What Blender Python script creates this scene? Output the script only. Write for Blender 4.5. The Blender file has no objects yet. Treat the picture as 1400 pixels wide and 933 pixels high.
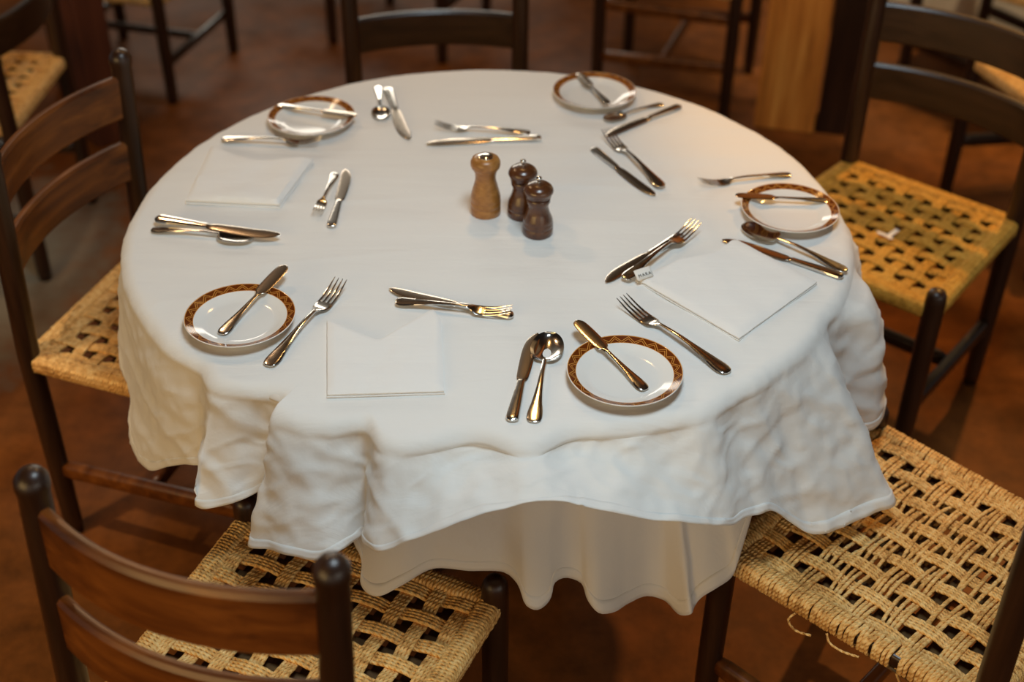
import bpy, math, random
import numpy as np
from mathutils import Vector, Matrix, noise

random.seed(7)
SC = bpy.context.scene
COL = SC.collection
PI = math.pi
R = math.radians

# ------------------------------------------------------------------ camera
cam_d = bpy.data.cameras.new('camera')
cam = bpy.data.objects.new('camera', cam_d)
COL.objects.link(cam)
SC.camera = cam
cr, cu, cf = Vector((.99994, .00635, .00861)), Vector((-.0107, .59334, .80488)), Vector((0, .80493, -.59338))
mw = Matrix((cr, cu, -cf)).transposed().to_4x4()
mw.translation = Vector((.0416, -1.8839, 1.8819))
cam.matrix_world = mw
cam_d.sensor_width = 36
cam_d.lens = 45.346
cam_d.clip_start = .05
cam_d.dof.use_dof = True
cam_d.dof.focus_distance = 1.86
cam_d.dof.aperture_fstop = 2.3
cam_d.dof.aperture_blades = 0

# ------------------------------------------------------------------ world, lights, exposure
w = bpy.data.worlds.new('room_ambient')
SC.world = w
w.use_nodes = True
w.node_tree.nodes['Background'].inputs[0].default_value = (.90, .97, 1.0, 1)
w.node_tree.nodes['Background'].inputs[1].default_value = .14
SC.view_settings.view_transform = 'Standard'
SC.view_settings.look = 'None'
SC.view_settings.exposure = 0.0
SC.view_settings.gamma = 1.0
SC.view_settings.use_curve_mapping = False

def area(name, loc, target, sx, sy, power, color):
    d = bpy.data.lights.new(name, 'AREA')
    d.shape = 'RECTANGLE'
    d.size, d.size_y, d.energy, d.color = sx, sy, power, color
    o = bpy.data.objects.new(name, d)
    COL.objects.link(o)
    o.location = loc
    o.rotation_euler = (Vector(target) - Vector(loc)).to_track_quat('-Z', 'Y').to_euler()
    return o

def bulb(name, loc, power, color, radius=.06):
    d = bpy.data.lights.new(name, 'POINT')
    d.energy, d.color, d.shadow_soft_size = power, color, radius
    o = bpy.data.objects.new(name, d)
    COL.objects.link(o)
    o.location = loc
    return o

def spot(name, loc, target, power, color, angle, blend=.5, radius=.04):
    d = bpy.data.lights.new(name, 'SPOT')
    d.energy, d.color, d.spot_size, d.spot_blend, d.shadow_soft_size = power, color, R(angle), blend, radius
    o = bpy.data.objects.new(name, d)
    COL.objects.link(o)
    o.location = loc
    o.rotation_euler = (Vector(target) - Vector(loc)).to_track_quat('-Z', 'Y').to_euler()
    return o

# daylight through a far window band and a rooflight over the near side of the table, warm lamps and a downlight
# under the ceiling, with added fill behind the camera and added spots
area('window_light_far', (-1.0, 5.3, 2.3), (-.1, 0, .75), 2.6, .9, 52, (1, .92, .78))
area('rooflight_near', (.2, -.72, 2.5), (.15, -.7, .75), .6, .45, 20, (.75, .91, 1.0))
area('fill_light_left', (-2.6, -3.3, 1.7), (0, 0, .6), 2.8, 1.4, 54, (1, .64, .24))  # added warm fill from behind the camera at left, no visible source
area('fill_light_behind', (-.3, -4.4, 1.5), (0, 0, .6), 3.0, 1.4, 9, (1, .80, .58))  # added weak fill straight behind the camera
area('fill_light_right', (2.4, -3.4, 1.7), (0, 0, .6), 2.4, 1.4, 16, (1, .94, .80))  # added fill from behind the camera at right
bulb('ceiling_lamp_light', (.05, .95, 2.45), 19, (1, .55, .18))
bulb('ceiling_lamp_light', (-1.25, 1.25, 2.5), 24, (1, .64, .34))
spot('aimed_spot', (1.75, 1.75, 2.6), (.85, .42, .45), 170, (1, .50, .12), 30)
spot('aimed_spot', (1.65, 1.25, 2.7), (1.55, 1.23, .45), 110, (1, .55, .16), 24)  # added spot to brighten the rope seat at the right edge
spot('aimed_spot', (-1.35, -.45, 2.7), (-1.12, -.28, 0), 130, (1, .80, .56), 34, .9)  # added spot to brighten the floor on the left
spot('aimed_spot', (1.95, 1.6, 2.7), (1.75, 2.3, .3), 200, (1, .80, .55), 45)  # added spot to brighten the foot of the beige wall

# ------------------------------------------------------------------ materials
def nt(name):
    m = bpy.data.materials.new(name)
    m.use_nodes = True
    t = m.node_tree
    return m, t, t.nodes['Principled BSDF']

def N(t, kind, **kw):
    n = t.nodes.new(kind)
    for k, v in kw.items():
        if k in n.inputs:
            n.inputs[k].default_value = v
        else:
            setattr(n, k, v)
    return n

def ramp(t, fac, stops):
    r = t.nodes.new('ShaderNodeValToRGB')
    e = r.color_ramp.elements
    while len(e) < len(stops):
        e.new(.5)
    for i, (p, c) in enumerate(stops):
        e[i].position = p
        e[i].color = (*c, 1)
    t.links.new(fac, r.inputs[0])
    return r

def bump(t, b, h, strength, dist):
    n = N(t, 'ShaderNodeBump', Strength=strength, Distance=dist)
    t.links.new(h, n.inputs['Height'])
    t.links.new(n.outputs[0], b.inputs['Normal'])
    return n

def wood(name, c0, c1, c2, scale=(18, 18, 1.6), rough=(.28, .45), coat=.07):
    m, t, b = nt(name)
    tc = N(t, 'ShaderNodeTexCoord')
    mp = N(t, 'ShaderNodeMapping')
    mp.inputs['Scale'].default_value = scale
    t.links.new(tc.outputs['Object'], mp.inputs[0])
    n1 = N(t, 'ShaderNodeTexNoise', Scale=2.0, Detail=6.0, Roughness=.6, Distortion=.4)
    t.links.new(mp.outputs[0], n1.inputs['Vector'])
    r = ramp(t, n1.outputs[0], [(.25, c0), (.5, c1), (.78, c2)])
    t.links.new(r.outputs[0], b.inputs['Base Color'])
    mr = N(t, 'ShaderNodeMapRange')
    mr.inputs[3].default_value, mr.inputs[4].default_value = rough
    t.links.new(n1.outputs[0], mr.inputs[0])
    t.links.new(mr.outputs[0], b.inputs['Roughness'])
    b.inputs['Coat Weight'].default_value = coat
    b.inputs['Coat Roughness'].default_value = .2
    bump(t, b, n1.outputs[0], .15, .002)
    return m

M = {}
M['dark_wood'] = wood('dark_stained_wood', (.010, .0036, .0013), (.025, .0085, .0026), (.052, .018, .005))
M['slat_wood'] = wood('slat_wood', (.036, .0085, .0010), (.125, .034, .0040), (.26, .082, .011), scale=(1.5, 18, 18))
M['shaded_slat'] = wood('shaded_slat_wood', (.010, .0036, .0012), (.024, .009, .0026), (.046, .018, .005), scale=(1.5, 18, 18))  # slat wood darkened to paint in the shade on unlit chair backs
M['timber'] = wood('timber_post_wood', (.20, .055, .006), (.62, .215, .028), (.88, .40, .075), scale=(14, 14, 1.0), rough=(.4, .6), coat=.05)
M['timber_red'] = wood('red_timber_wood', (.040, .010, .004), (.085, .022, .008), (.14, .038, .012), scale=(14, 14, 1.0), rough=(.4, .6), coat=.05)
M['mill_wood'] = wood('mill_wood', (.035, .011, .004), (.075, .025, .008), (.12, .045, .014), scale=(30, 30, 20), rough=(.2, .3), coat=.5)
M['shaker_wood'] = wood('shaker_wood', (.20, .080, .017), (.33, .145, .033), (.44, .21, .058), scale=(30, 30, 60), rough=(.3, .4), coat=.2)
M['ceiling_wood'] = wood('ceiling_boards', (.012, .006, .003), (.025, .012, .005), (.04, .019, .008), scale=(8, .8, 8), rough=(.5, .7), coat=0)

def rope_mat(name, c0, c1, c2):
    m, t, b = nt(name)
    tc = N(t, 'ShaderNodeTexCoord')
    n1 = N(t, 'ShaderNodeTexNoise', Scale=90.0, Detail=4.0, Roughness=.7)
    t.links.new(tc.outputs['Object'], n1.inputs['Vector'])
    n2 = N(t, 'ShaderNodeTexNoise', Scale=9.0, Detail=2.0)
    t.links.new(tc.outputs['Object'], n2.inputs['Vector'])
    mx = N(t, 'ShaderNodeMath', operation='MULTIPLY_ADD')
    t.links.new(n2.outputs[0], mx.inputs[0])
    mx.inputs[1].default_value = .5
    t.links.new(n1.outputs[0], mx.inputs[2])
    r = ramp(t, mx.outputs[0], [(.50, c0), (.72, c1), (.98, c2)])
    t.links.new(r.outputs[0], b.inputs['Base Color'])
    b.inputs['Roughness'].default_value = .62
    b.inputs['Specular IOR Level'].default_value = .35
    # fibre twist in the strand's own UV
    sx = N(t, 'ShaderNodeSeparateXYZ')
    t.links.new(tc.outputs['UV'], sx.inputs[0])
    a = N(t, 'ShaderNodeMath', operation='MULTIPLY_ADD')
    t.links.new(sx.outputs[1], a.inputs[0])
    a.inputs[1].default_value = -55.0
    t.links.new(sx.outputs[0], a.inputs[2])
    s = N(t, 'ShaderNodeMath', operation='MULTIPLY')
    t.links.new(a.outputs[0], s.inputs[0])
    s.inputs[1].default_value = 2 * PI * 2
    w_ = N(t, 'ShaderNodeMath', operation='SINE')
    t.links.new(s.outputs[0], w_.inputs[0])
    bump(t, b, w_.outputs[0], .6, .0012)
    return m
M['rope'] = rope_mat('seagrass_rope', (.36, .15, .032), (.82, .46, .14), (1.0, .70, .30))
M['rope_shaded'] = rope_mat('shaded_lower_rope', (.05, .022, .006), (.10, .048, .013), (.17, .085, .025))  # rope colour darkened to paint in the shade below the top weave
M['rope_gold'] = rope_mat('golden_seagrass_rope', (.36, .17, .018), (.64, .32, .040), (.78, .46, .085))

def cloth_mat(name, col, seam=0):
    m, t, b = nt(name)
    tc = N(t, 'ShaderNodeTexCoord')
    n1 = N(t, 'ShaderNodeTexNoise', Scale=7.0, Detail=5.0, Roughness=.6)
    t.links.new(tc.outputs['Object'], n1.inputs['Vector'])
    mp = N(t, 'ShaderNodeMapping')
    mp.inputs['Scale'].default_value = (3.0, 22.0, 6.0)
    t.links.new(tc.outputs['Object'], mp.inputs[0])
    n2 = N(t, 'ShaderNodeTexNoise', Scale=1.4, Detail=4.0, Roughness=.55, Distortion=.5)
    t.links.new(mp.outputs[0], n2.inputs['Vector'])
    n3 = N(t, 'ShaderNodeTexNoise', Scale=900.0, Detail=1.0)
    t.links.new(tc.outputs['Object'], n3.inputs['Vector'])
    b.inputs['Base Color'].default_value = (*col, 1)
    b.inputs['Roughness'].default_value = .85
    b.inputs['Specular IOR Level'].default_value = .2
    b.inputs['Sheen Weight'].default_value = .15
    b1 = N(t, 'ShaderNodeBump', Strength=.26, Distance=.010)
    t.links.new(n2.outputs[0], b1.inputs['Height'])
    b2 = N(t, 'ShaderNodeBump', Strength=.34, Distance=.010)
    t.links.new(n1.outputs[0], b2.inputs['Height'])
    t.links.new(b1.outputs[0], b2.inputs['Normal'])
    b3 = N(t, 'ShaderNodeBump', Strength=.12, Distance=.0006)
    t.links.new(n3.outputs[0], b3.inputs['Height'])
    t.links.new(b2.outputs[0], b3.inputs['Normal'])
    t.links.new(b3.outputs[0], b.inputs['Normal'])
    return m
M['cloth'] = cloth_mat('white_cotton', (.80, .79, .765))
M['under_cloth'] = cloth_mat('cream_cotton', (.76, .72, .665))

def plain(name, col, rough=.5, metal=0.0, spec=.5, coat=0.0):
    m, t, b = nt(name)
    b.inputs['Base Color'].default_value = (*col, 1)
    b.inputs['Roughness'].default_value = rough
    b.inputs['Metallic'].default_value = metal
    b.inputs['Specular IOR Level'].default_value = spec
    b.inputs['Coat Weight'].default_value = coat
    return m, t, b
def steel(name, col, rough):
    m, t, b = plain(name, col, rough, 1.0)
    tc = N(t, 'ShaderNodeTexCoord')
    n1 = N(t, 'ShaderNodeTexNoise', Scale=120.0, Detail=3.0)
    t.links.new(tc.outputs['Object'], n1.inputs['Vector'])
    mr = N(t, 'ShaderNodeMapRange')
    mr.inputs[3].default_value, mr.inputs[4].default_value = rough * .7, rough * 1.5
    t.links.new(n1.outputs[0], mr.inputs[0])
    t.links.new(mr.outputs[0], b.inputs['Roughness'])
    return m
M['steel'] = steel('polished_steel', (.66, .635, .60), .14)
M['blade'] = plain('brushed_blade_steel', (.50, .43, .36), .19, 1.0)[0]
M['paper'] = plain('white_paper', (.8, .78, .74), .8)[0]
M['ink'] = plain('black_ink', (.03, .025, .02), .7)[0]
M['napkin'] = cloth_mat('napkin_cotton', (.83, .82, .80))

def plate_mat():
    m, t, b = plain('glazed_china', (.8, .78, .73), .12, 0, .45, .0)
    tc = N(t, 'ShaderNodeTexCoord')
    sx = N(t, 'ShaderNodeSeparateXYZ')
    t.links.new(tc.outputs['Object'], sx.inputs[0])
    def mth(op, a, b_=None, c=None):
        n = N(t, 'ShaderNodeMath', operation=op)
        for i, v in enumerate((a, b_, c)):
            if v is None: continue
            if isinstance(v, (int, float)): n.inputs[i].default_value = v
            else: t.links.new(v, n.inputs[i])
        return n.outputs[0]
    x, y, z = sx.outputs
    r = mth('SQRT', mth('ADD', mth('MULTIPLY', x, x), mth('MULTIPLY', y, y)))
    ang = mth('ARCTAN2', y, x)
    k = 24
    u = mth('MULTIPLY', ang, k / (2 * PI))
    tri = mth('PINGPONG', mth('ADD', u, 100.0), .5)            # 0..0.5
    v = mth('DIVIDE', mth('SUBTRACT', r, .0690), .0810 - .0690)  # 0..1 over the band
    zig = mth('MULTIPLY', tri, 1.3)                             # 0..0.75
    d = mth('SUBTRACT', v, zig)
    l1 = mth('LESS_THAN', mth('ABSOLUTE', mth('SUBTRACT', d, .22)), .050)
    l2 = mth('LESS_THAN', mth('ABSOLUTE', mth('SUBTRACT', d, -.06)), .042)
    lines = mth('MAXIMUM', l1, l2)
    inner = mth('LESS_THAN', v, .07)
    outer = mth('GREATER_THAN', v, .95)
    gold = mth('MAXIMUM', lines, mth('MAXIMUM', inner, outer))
    mixb = N(t, 'ShaderNodeMix', data_type='RGBA')
    t.links.new(gold, mixb.inputs[0])
    mixb.inputs[6].default_value = (.13, .028, .005, 1)
    mixb.inputs[7].default_value = (.60, .26, .05, 1)
    band = mth('MULTIPLY', mth('GREATER_THAN', v, 0.0), mth('LESS_THAN', v, 1.03))
    band = mth('MULTIPLY', band, mth('GREATER_THAN', z, .0115))
    mix2 = N(t, 'ShaderNodeMix', data_type='RGBA')
    t.links.new(band, mix2.inputs[0])
    mix2.inputs[6].default_value = (.80, .79, .76, 1)
    t.links.new(mixb.outputs[2], mix2.inputs[7])
    t.links.new(mix2.outputs[2], b.inputs['Base Color'])
    return m
M['plate'] = plate_mat()

def floor_mat():
    m, t, b = nt('polished_red_cement')
    tc = N(t, 'ShaderNodeTexCoord')
    n1 = N(t, 'ShaderNodeTexNoise', Scale=1.6, Detail=6.0, Roughness=.6)
    n2 = N(t, 'ShaderNodeTexNoise', Scale=14.0, Detail=5.0, Roughness=.7)
    n3 = N(t, 'ShaderNodeTexNoise', Scale=1.3, Detail=4.0)
    for n in (n1, n2, n3):
        t.links.new(tc.outputs['Object'], n.inputs['Vector'])
    r1 = ramp(t, n1.outputs[0], [(.3, (.080, .026, .005)), (.5, (.17, .054, .010)), (.75, (.30, .105, .026))])
    r2 = ramp(t, n2.outputs[0], [(.3, (.55, .55, .55)), (.7, (1.15, 1.1, 1.05))])
    mx = N(t, 'ShaderNodeMix', data_type='RGBA', blend_type='MULTIPLY')
    mx.inputs[0].default_value = 1
    t.links.new(r1.outputs[0], mx.inputs[6])
    t.links.new(r2.outputs[0], mx.inputs[7])
    # a whitish patch mixed into the floor colour at the left
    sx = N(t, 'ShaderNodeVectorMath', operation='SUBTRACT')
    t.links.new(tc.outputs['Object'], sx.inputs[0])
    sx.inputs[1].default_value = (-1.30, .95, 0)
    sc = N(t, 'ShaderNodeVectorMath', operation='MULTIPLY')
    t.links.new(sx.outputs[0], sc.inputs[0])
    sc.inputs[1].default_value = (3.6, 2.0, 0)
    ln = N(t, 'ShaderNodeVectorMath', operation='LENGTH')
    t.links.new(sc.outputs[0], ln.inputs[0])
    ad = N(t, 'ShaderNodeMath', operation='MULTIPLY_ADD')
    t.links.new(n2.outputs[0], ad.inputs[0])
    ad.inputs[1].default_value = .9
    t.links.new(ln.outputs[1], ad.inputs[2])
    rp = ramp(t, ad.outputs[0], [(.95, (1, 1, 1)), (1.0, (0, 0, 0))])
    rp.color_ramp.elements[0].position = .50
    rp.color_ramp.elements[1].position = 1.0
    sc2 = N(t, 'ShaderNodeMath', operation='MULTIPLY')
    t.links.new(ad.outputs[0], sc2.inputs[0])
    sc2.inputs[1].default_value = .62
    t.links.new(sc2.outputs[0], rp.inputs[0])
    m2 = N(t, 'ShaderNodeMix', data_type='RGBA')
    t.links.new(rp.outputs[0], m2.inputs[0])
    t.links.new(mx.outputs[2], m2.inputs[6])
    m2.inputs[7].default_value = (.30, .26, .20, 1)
    t.links.new(m2.outputs[2], b.inputs['Base Color'])
    mr = N(t, 'ShaderNodeMapRange')
    mr.inputs[3].default_value, mr.inputs[4].default_value = .42, .65
    t.links.new(n1.outputs[0], mr.inputs[0])
    t.links.new(mr.outputs[0], b.inputs['Roughness'])
    sp = N(t, 'ShaderNodeMapRange')
    sp.inputs[1].default_value, sp.inputs[2].default_value = .45, .70
    sp.inputs[3].default_value, sp.inputs[4].default_value = .03, .26
    t.links.new(n3.outputs[0], sp.inputs[0])
    t.links.new(sp.outputs[0], b.inputs['Specular IOR Level'])
    bump(t, b, n2.outputs[0], .05, .004)
    return m
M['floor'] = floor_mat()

def wall_mat():
    m, t, b = nt('beige_plaster')
    tc = N(t, 'ShaderNodeTexCoord')
    n1 = N(t, 'ShaderNodeTexNoise', Scale=3.0, Detail=6.0)
    t.links.new(tc.outputs['Object'], n1.inputs['Vector'])
    r = ramp(t, n1.outputs[0], [(.3, (.58, .48, .34)), (.7, (.74, .64, .48))])
    t.links.new(r.outputs[0], b.inputs['Base Color'])
    b.inputs['Roughness'].default_value = .9
    bump(t, b, n1.outputs[0], .2, .01)
    return m
M['wall'] = wall_mat()

# ------------------------------------------------------------------ mesh helpers
class MB:
    def __init__(s):
        s.v, s.f, s.uv = [], [], []
    def add(s, vs, fs, uvs=None):
        o = len(s.v)
        s.v.extend(vs)
        for i, f in enumerate(fs):
            s.f.append(tuple(o + k for k in f))
            s.uv.append(uvs[i] if uvs else None)
    def box(s, x0, x1, y0, y1, z0, z1):
        s.add([(x, y, z) for z in (z0, z1) for y in (y0, y1) for x in (x0, x1)],
              [(0, 2, 3, 1), (4, 5, 7, 6), (0, 1, 5, 4), (2, 6, 7, 3), (0, 4, 6, 2), (1, 3, 7, 5)])
    def rings(s, rings, closed=True, cap=True, uvlen=None):
        """loft rings (lists of equal length) into a skin"""
        n = len(rings[0])
        vs = [p for r in rings for p in r]
        fs, uvs = [], []
        for i in range(len(rings) - 1):
            for k in range(n if closed else n - 1):
                k2 = (k + 1) % n
                fs.append((i * n + k, i * n + k2, (i + 1) * n + k2, (i + 1) * n + k))
                if uvlen is not None:
                    uvs.append(((k / n, uvlen[i]), ((k + 1) / n, uvlen[i]), ((k + 1) / n, uvlen[i + 1]), (k / n, uvlen[i + 1])))
                else:
                    uvs.append(None)
        if cap and closed:
            fs.append(tuple(reversed(range(n)))); uvs.append(None)
            fs.append(tuple((len(rings) - 1) * n + k for k in range(n))); uvs.append(None)
        s.add(vs, fs, uvs)
    def lathe(s, prof, seg=24, c=(0, 0, 0)):
        rings = []
        for r, z in prof:
            r = max(r, 1e-4)
            rings.append([(c[0] + r * math.cos(2 * PI * k / seg), c[1] + r * math.sin(2 * PI * k / seg), c[2] + z) for k in range(seg)])
        s.rings(rings)
    def tube(s, path, r, sides=8, closed=False, twist=0.0, lobes=2, amp=.17, phase=0.0, cap=True):
        """rope or bar along a path; twist = pitch in metres of a two-ply twist (0: plain)"""
        P = np.asarray(path, float)
        if closed:
            T = np.roll(P, -1, 0) - np.roll(P, 1, 0)
        else:
            T = np.gradient(P, axis=0)
        T /= np.linalg.norm(T, axis=1)[:, None] + 1e-12
        a = np.array([0, 0, 1.0]) if abs(T[0][2]) < .9 else np.array([1.0, 0, 0])
        n = np.cross(T[0], a); n /= np.linalg.norm(n)
        L = np.concatenate([[0], np.cumsum(np.linalg.norm(np.diff(P, axis=0), axis=1))])
        rings = []
        ph = np.arange(sides) * 2 * PI / sides
        for i in range(len(P)):
            n = n - T[i] * (n @ T[i]); n /= np.linalg.norm(n)
            b = np.cross(T[i], n)
            rr = r[i] if hasattr(r, '__len__') else r
            if twist:
                rad = rr * (1 + amp * np.cos(lobes * (ph - L[i] / twist * PI + phase)))
            else:
                rad = rr * np.ones(sides)
            ring = P[i] + (np.cos(ph) * rad)[:, None] * n + (np.sin(ph) * rad)[:, None] * b
            rings.append([tuple(q) for q in ring])
        uvl = [float(x) for x in L]
        if closed:
            rings.append(rings[0])
            uvl.append(float(L[-1] + np.linalg.norm(P[0] - P[-1])))
        s.rings(rings, cap=cap and not closed, uvlen=uvl)
    def mesh(s, name, mat, smooth=True, sharp=None):
        me = bpy.data.meshes.new(name)
        me.from_pydata(s.v, [], s.f)
        if any(u is not None for u in s.uv):
            ul = me.uv_layers.new(name='strand')
            buf = []
            for f, u in zip(s.f, s.uv):
                for k in range(len(f)):
                    buf.extend(u[k] if u is not None else (0.0, 0.0))
            ul.data.foreach_set('uv', buf)
        me.materials.append(mat)
        if smooth:
            me.shade_smooth()
            if sharp:
                me.set_sharp_from_angle(angle=R(sharp))
        me.update()
        return me

def link(name, data, parent=None, loc=(0, 0, 0), rot=(0, 0, 0)):
    o = bpy.data.objects.new(name, data)
    COL.objects.link(o)
    o.location, o.rotation_euler = loc, rot
    if parent is not None:
        o.parent = parent
    return o

def tag(o, label, cat, group=None, kind=None):
    o['label'], o['category'] = label, cat
    if group: o['group'] = group
    if kind: o['kind'] = kind
    return o

def copy_tree(o, parent=None):
    c = o.copy()
    COL.objects.link(c)
    if parent is not None:
        c.parent = parent
    for ch in [x for x in COL.objects if x.parent == o]:
        copy_tree(ch, c)
    return c

def bevel(o, width, seg=2):
    b = o.modifiers.new('bevel', 'BEVEL')
    b.width, b.segments, b.limit_method = width, seg, 'ANGLE'
    return o

# ------------------------------------------------------------------ setting
def structure(name, mb, mat, parent=None):
    o = link(name, mb.mesh(name, mat, smooth=False), parent)
    o['kind'] = 'structure'
    return o
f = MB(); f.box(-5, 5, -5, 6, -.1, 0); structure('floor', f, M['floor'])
f = MB(); f.box(-5, 5, -5, 6, 3.1, 3.2); structure('ceiling', f, M['ceiling_wood'])
f = MB(); f.box(-5, 5, 6, 6.2, 0, 3.1); structure('wall_back', f, M['wall'])
f = MB()
a0, a1 = Vector((1.21, 2.635, 0)), Vector((2.9, 1.823, 0))
dn = (a1 - a0).normalized(); nn = Vector((-dn.y, dn.x, 0)) * .25
q = [a0, a1, a1 + nn, a0 + nn]
f.add([tuple(p) for p in q] + [(p.x, p.y, 3.1) for p in q], [(0, 3, 2, 1), (4, 5, 6, 7), (0, 1, 5, 4), (1, 2, 6, 5), (2, 3, 7, 6), (3, 0, 4, 7)])
structure('wall_right', f, M['wall'])

def column(name, near, ang, w_, mat, label):
    """square timber post with one vertical edge at `near`, faces turned by ang"""
    root = link(name, None, None, (near[0], near[1], 0))
    root.rotation_euler = (0, 0, ang)
    m = MB(); m.box(0, w_, 0, w_, 0, 3.1)
    o = link('timber', m.mesh('timber', mat, smooth=False), root)
    bevel(o, .006)
    m = MB(); m.box(-.012, w_ + .012, -.012, w_ + .012, 2.9, 3.09)
    link('cap_block', m.mesh('cap_block', mat, smooth=False), root)
    tag(root, label, 'column')
    return root
column('timber_column', (.802, 1.830), R(-14.2), .186, M['timber'], 'thick square orange brown timber post behind the far right table edge')
column('timber_column', (.992, 1.800), R(-14.2), .125, M['dark_wood'], 'dark square upright right beside the orange brown post')  # dark upright closing the strip beside the orange column
column('timber_column', (-1.225, 1.64), R(45), .10, M['timber_red'], 'slim square reddish timber post behind the left chair back')

# ------------------------------------------------------------------ chairs
WF, WB, D = .2144, .1998, .425
ZT, ZK, ZS = .8856, .4885, .452      # top of back posts, front knobs, seat surface
YF, YB = D / 2, -D / 2

def seat_half(y):
    return WB + (WF - WB) * (y - YB) / D

def arc_slat(z0, z1, sag, lean):
    mb = MB()
    th = .009
    rings = []
    n = 18
    prof = [(-th, z0 + .004), (-th + .003, z0), (th - .003, z0), (th, z0 + .004), (th, z1 - .007), (th - .004, z1 - .001), (0, z1), (-th + .004, z1 - .001), (-th, z1 - .007)]
    for i in range(n + 1):
        u = -1 + 2 * i / n
        x = u * (WB - .004)
        off = -sag * (1 - u * u)
        nx = 2 * sag * u / WB
        L = math.hypot(1, nx)
        ring = []
        for d_, z in prof:
            y = YB + off - lean * (z - .45)
            ring.append((x - nx / L * d_, y + d_ / L, z))
        rings.append(ring)
    mb.rings(rings)
    return mb

def post_profile(zt, r=.0205):
    return [(.0165, 0), (.0185, .03), (r, .25), (r, .45), (r - .0008, zt - .06), (r - .0015, zt - .036), (r + .0008, zt - .024), (r, zt - .014), (r - .006, zt - .005), (r - .013, zt - .001), (.0005, zt)]

def leaned_post(x, zt, lean):
    mb = MB()
    rings = []
    prof = post_profile(zt)
    pr = []
    for (r0, z0), (r1, z1) in zip(prof, prof[1:]):
        n = 6 if z1 - z0 > .15 else 1
        for k in range(n):
            pr.append((r0 + (r1 - r0) * k / n, z0 + (z1 - z0) * k / n))
    pr.append(prof[-1])
    for r_, z in pr:
        y = YB - lean * max(0, z - .45)
        rings.append([(x + r_ * math.cos(2 * PI * k / 20), y + r_ * math.sin(2 * PI * k / 20), z) for k in range(20)])
    mb.rings(rings)
    return mb

def bar(p0, p1, w_, h):
    """flattened rounded bar between two points"""
    mb = MB()
    p0, p1 = Vector(p0), Vector(p1)
    d_ = (p1 - p0).normalized()
    s_ = d_.cross(Vector((0, 0, 1))).normalized()
    u_ = s_.cross(d_)
    rings = []
    for t in (0, .06, .5, .94, 1):
        k = .8 if t in (0, 1) else 1
        c = p0.lerp(p1, t)
        rings.append([tuple(c + s_ * (w_ / 2 * k * math.copysign(abs(math.cos(a)) ** .5, math.cos(a))) + u_ * (h / 2 * k * math.copysign(abs(math.sin(a)) ** .5, math.sin(a)))) for a in [2 * PI * (j + .5) / 16 for j in range(16)]])
    mb.rings(rings)
    return mb

PITCH, SR, SP = .0450, .0031, .0056
NFB = 9        # bands running front to back
NLR = 9        # bands running side to side

def weave_z(i, s, off=0):
    return ZS - .0090 + .0025 * math.tanh(1.8 * math.sin(PI * (s / PITCH) + PI * i + off))

def band_mesh(kind, i, worn, rnd):
    """one band of four twisted strands, woven over and under the bands that cross it"""
    mb = MB()
    c = (i - 4) * PITCH
    nst = 4
    for k in range(nst):
        o = (k - 1.5) * SP
        if kind == 'fb':
            a, b = YB - .004, YF + .004
        else:
            a, b = -seat_half(c) - .004, seat_half(c) + .004
        n = int((b - a) / .0036)
        amp_w = wob = 0
        if worn:
            wob = rnd.uniform(-.001, .001)
            if kind == 'lr':
                amp_w = (rnd.uniform(-.006, .008) + (k - 1.5) * .0080) * (0, .15, .8, 1, 1, .9, .8, .5, 0)[i]
        path = []
        ph = rnd.uniform(0, 6)
        for j in range(n + 1):
            s_ = a + (b - a) * j / n
            u = (s_ - a) / (b - a)
            env = max(0.0, math.sin(PI * min(1.0, u))) ** 1.5
            x = c + o
            if worn:
                x += amp_w * env * (math.sin(s_ * 18 + ph) * .5 + .8) + wob * env
            z = weave_z(i, s_ + (PITCH if kind == 'fb' else 0) + PITCH / 2, 0 if kind == 'fb' else PI)
            z = z if kind == 'fb' else weave_z(i, s_ + PITCH / 2, 0)
            if worn and kind == 'lr':
                z += (.0030 * env * math.sin(s_ * 31 + ph)) * (0, .2, 1, 1, 1, 1, 1, .6, 0)[i]
            e = min(s_ - a, b - s_)
            if e < .03:
                z = z + (ZS - .0075 - z) * (1 - e / .03)
            path.append((x, s_, z) if kind == 'fb' else (s_, x, z))
        mb.tube(path, SR, 8, twist=.018, amp=.07, phase=rnd.uniform(0, PI))
    return mb

def wrap_mesh(p0, p1, inward, worn, rnd, gap=None):
    """cord wound round a seat rail: one loop beside the next"""
    mb = MB()
    p0, p1 = np.array(p0, float), np.array(p1, float)
    L = np.linalg.norm(p1 - p0)
    d_ = (p1 - p0) / L
    w_ = np.array(inward, float)
    n = int(L / .0059)
    for k in range(n):
        t = (k + .5) / n
        if gap and gap[0] < t < gap[1]:
            continue
        c = p0 + d_ * L * t
        tilt = .0016
        wide = .0165
        if worn:
            tilt += rnd.uniform(-.003, .003) * (1.0 if .45 < t < .75 else .25)
            c = c + d_ * rnd.uniform(-.001, .001)
        path = []
        m_ = 18
        jig = rnd.uniform(-.0005, .0005)
        for j in range(m_):
            a = 2 * PI * j / m_
            ca, sa = math.cos(a), math.sin(a)
            ex = math.copysign(abs(ca) ** .6, ca) * (wide + jig)
            ez = math.copysign(abs(sa) ** .6, sa) * (.0155 + jig)
            path.append(c + w_ * (ex + .004) + np.array([0, 0, ZS - .0185 + ez]) + d_ * tilt * ca)
        mb.tube(path, .0033, 6, closed=True, twist=.018, amp=.07, phase=rnd.uniform(0, PI))
    return mb

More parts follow.
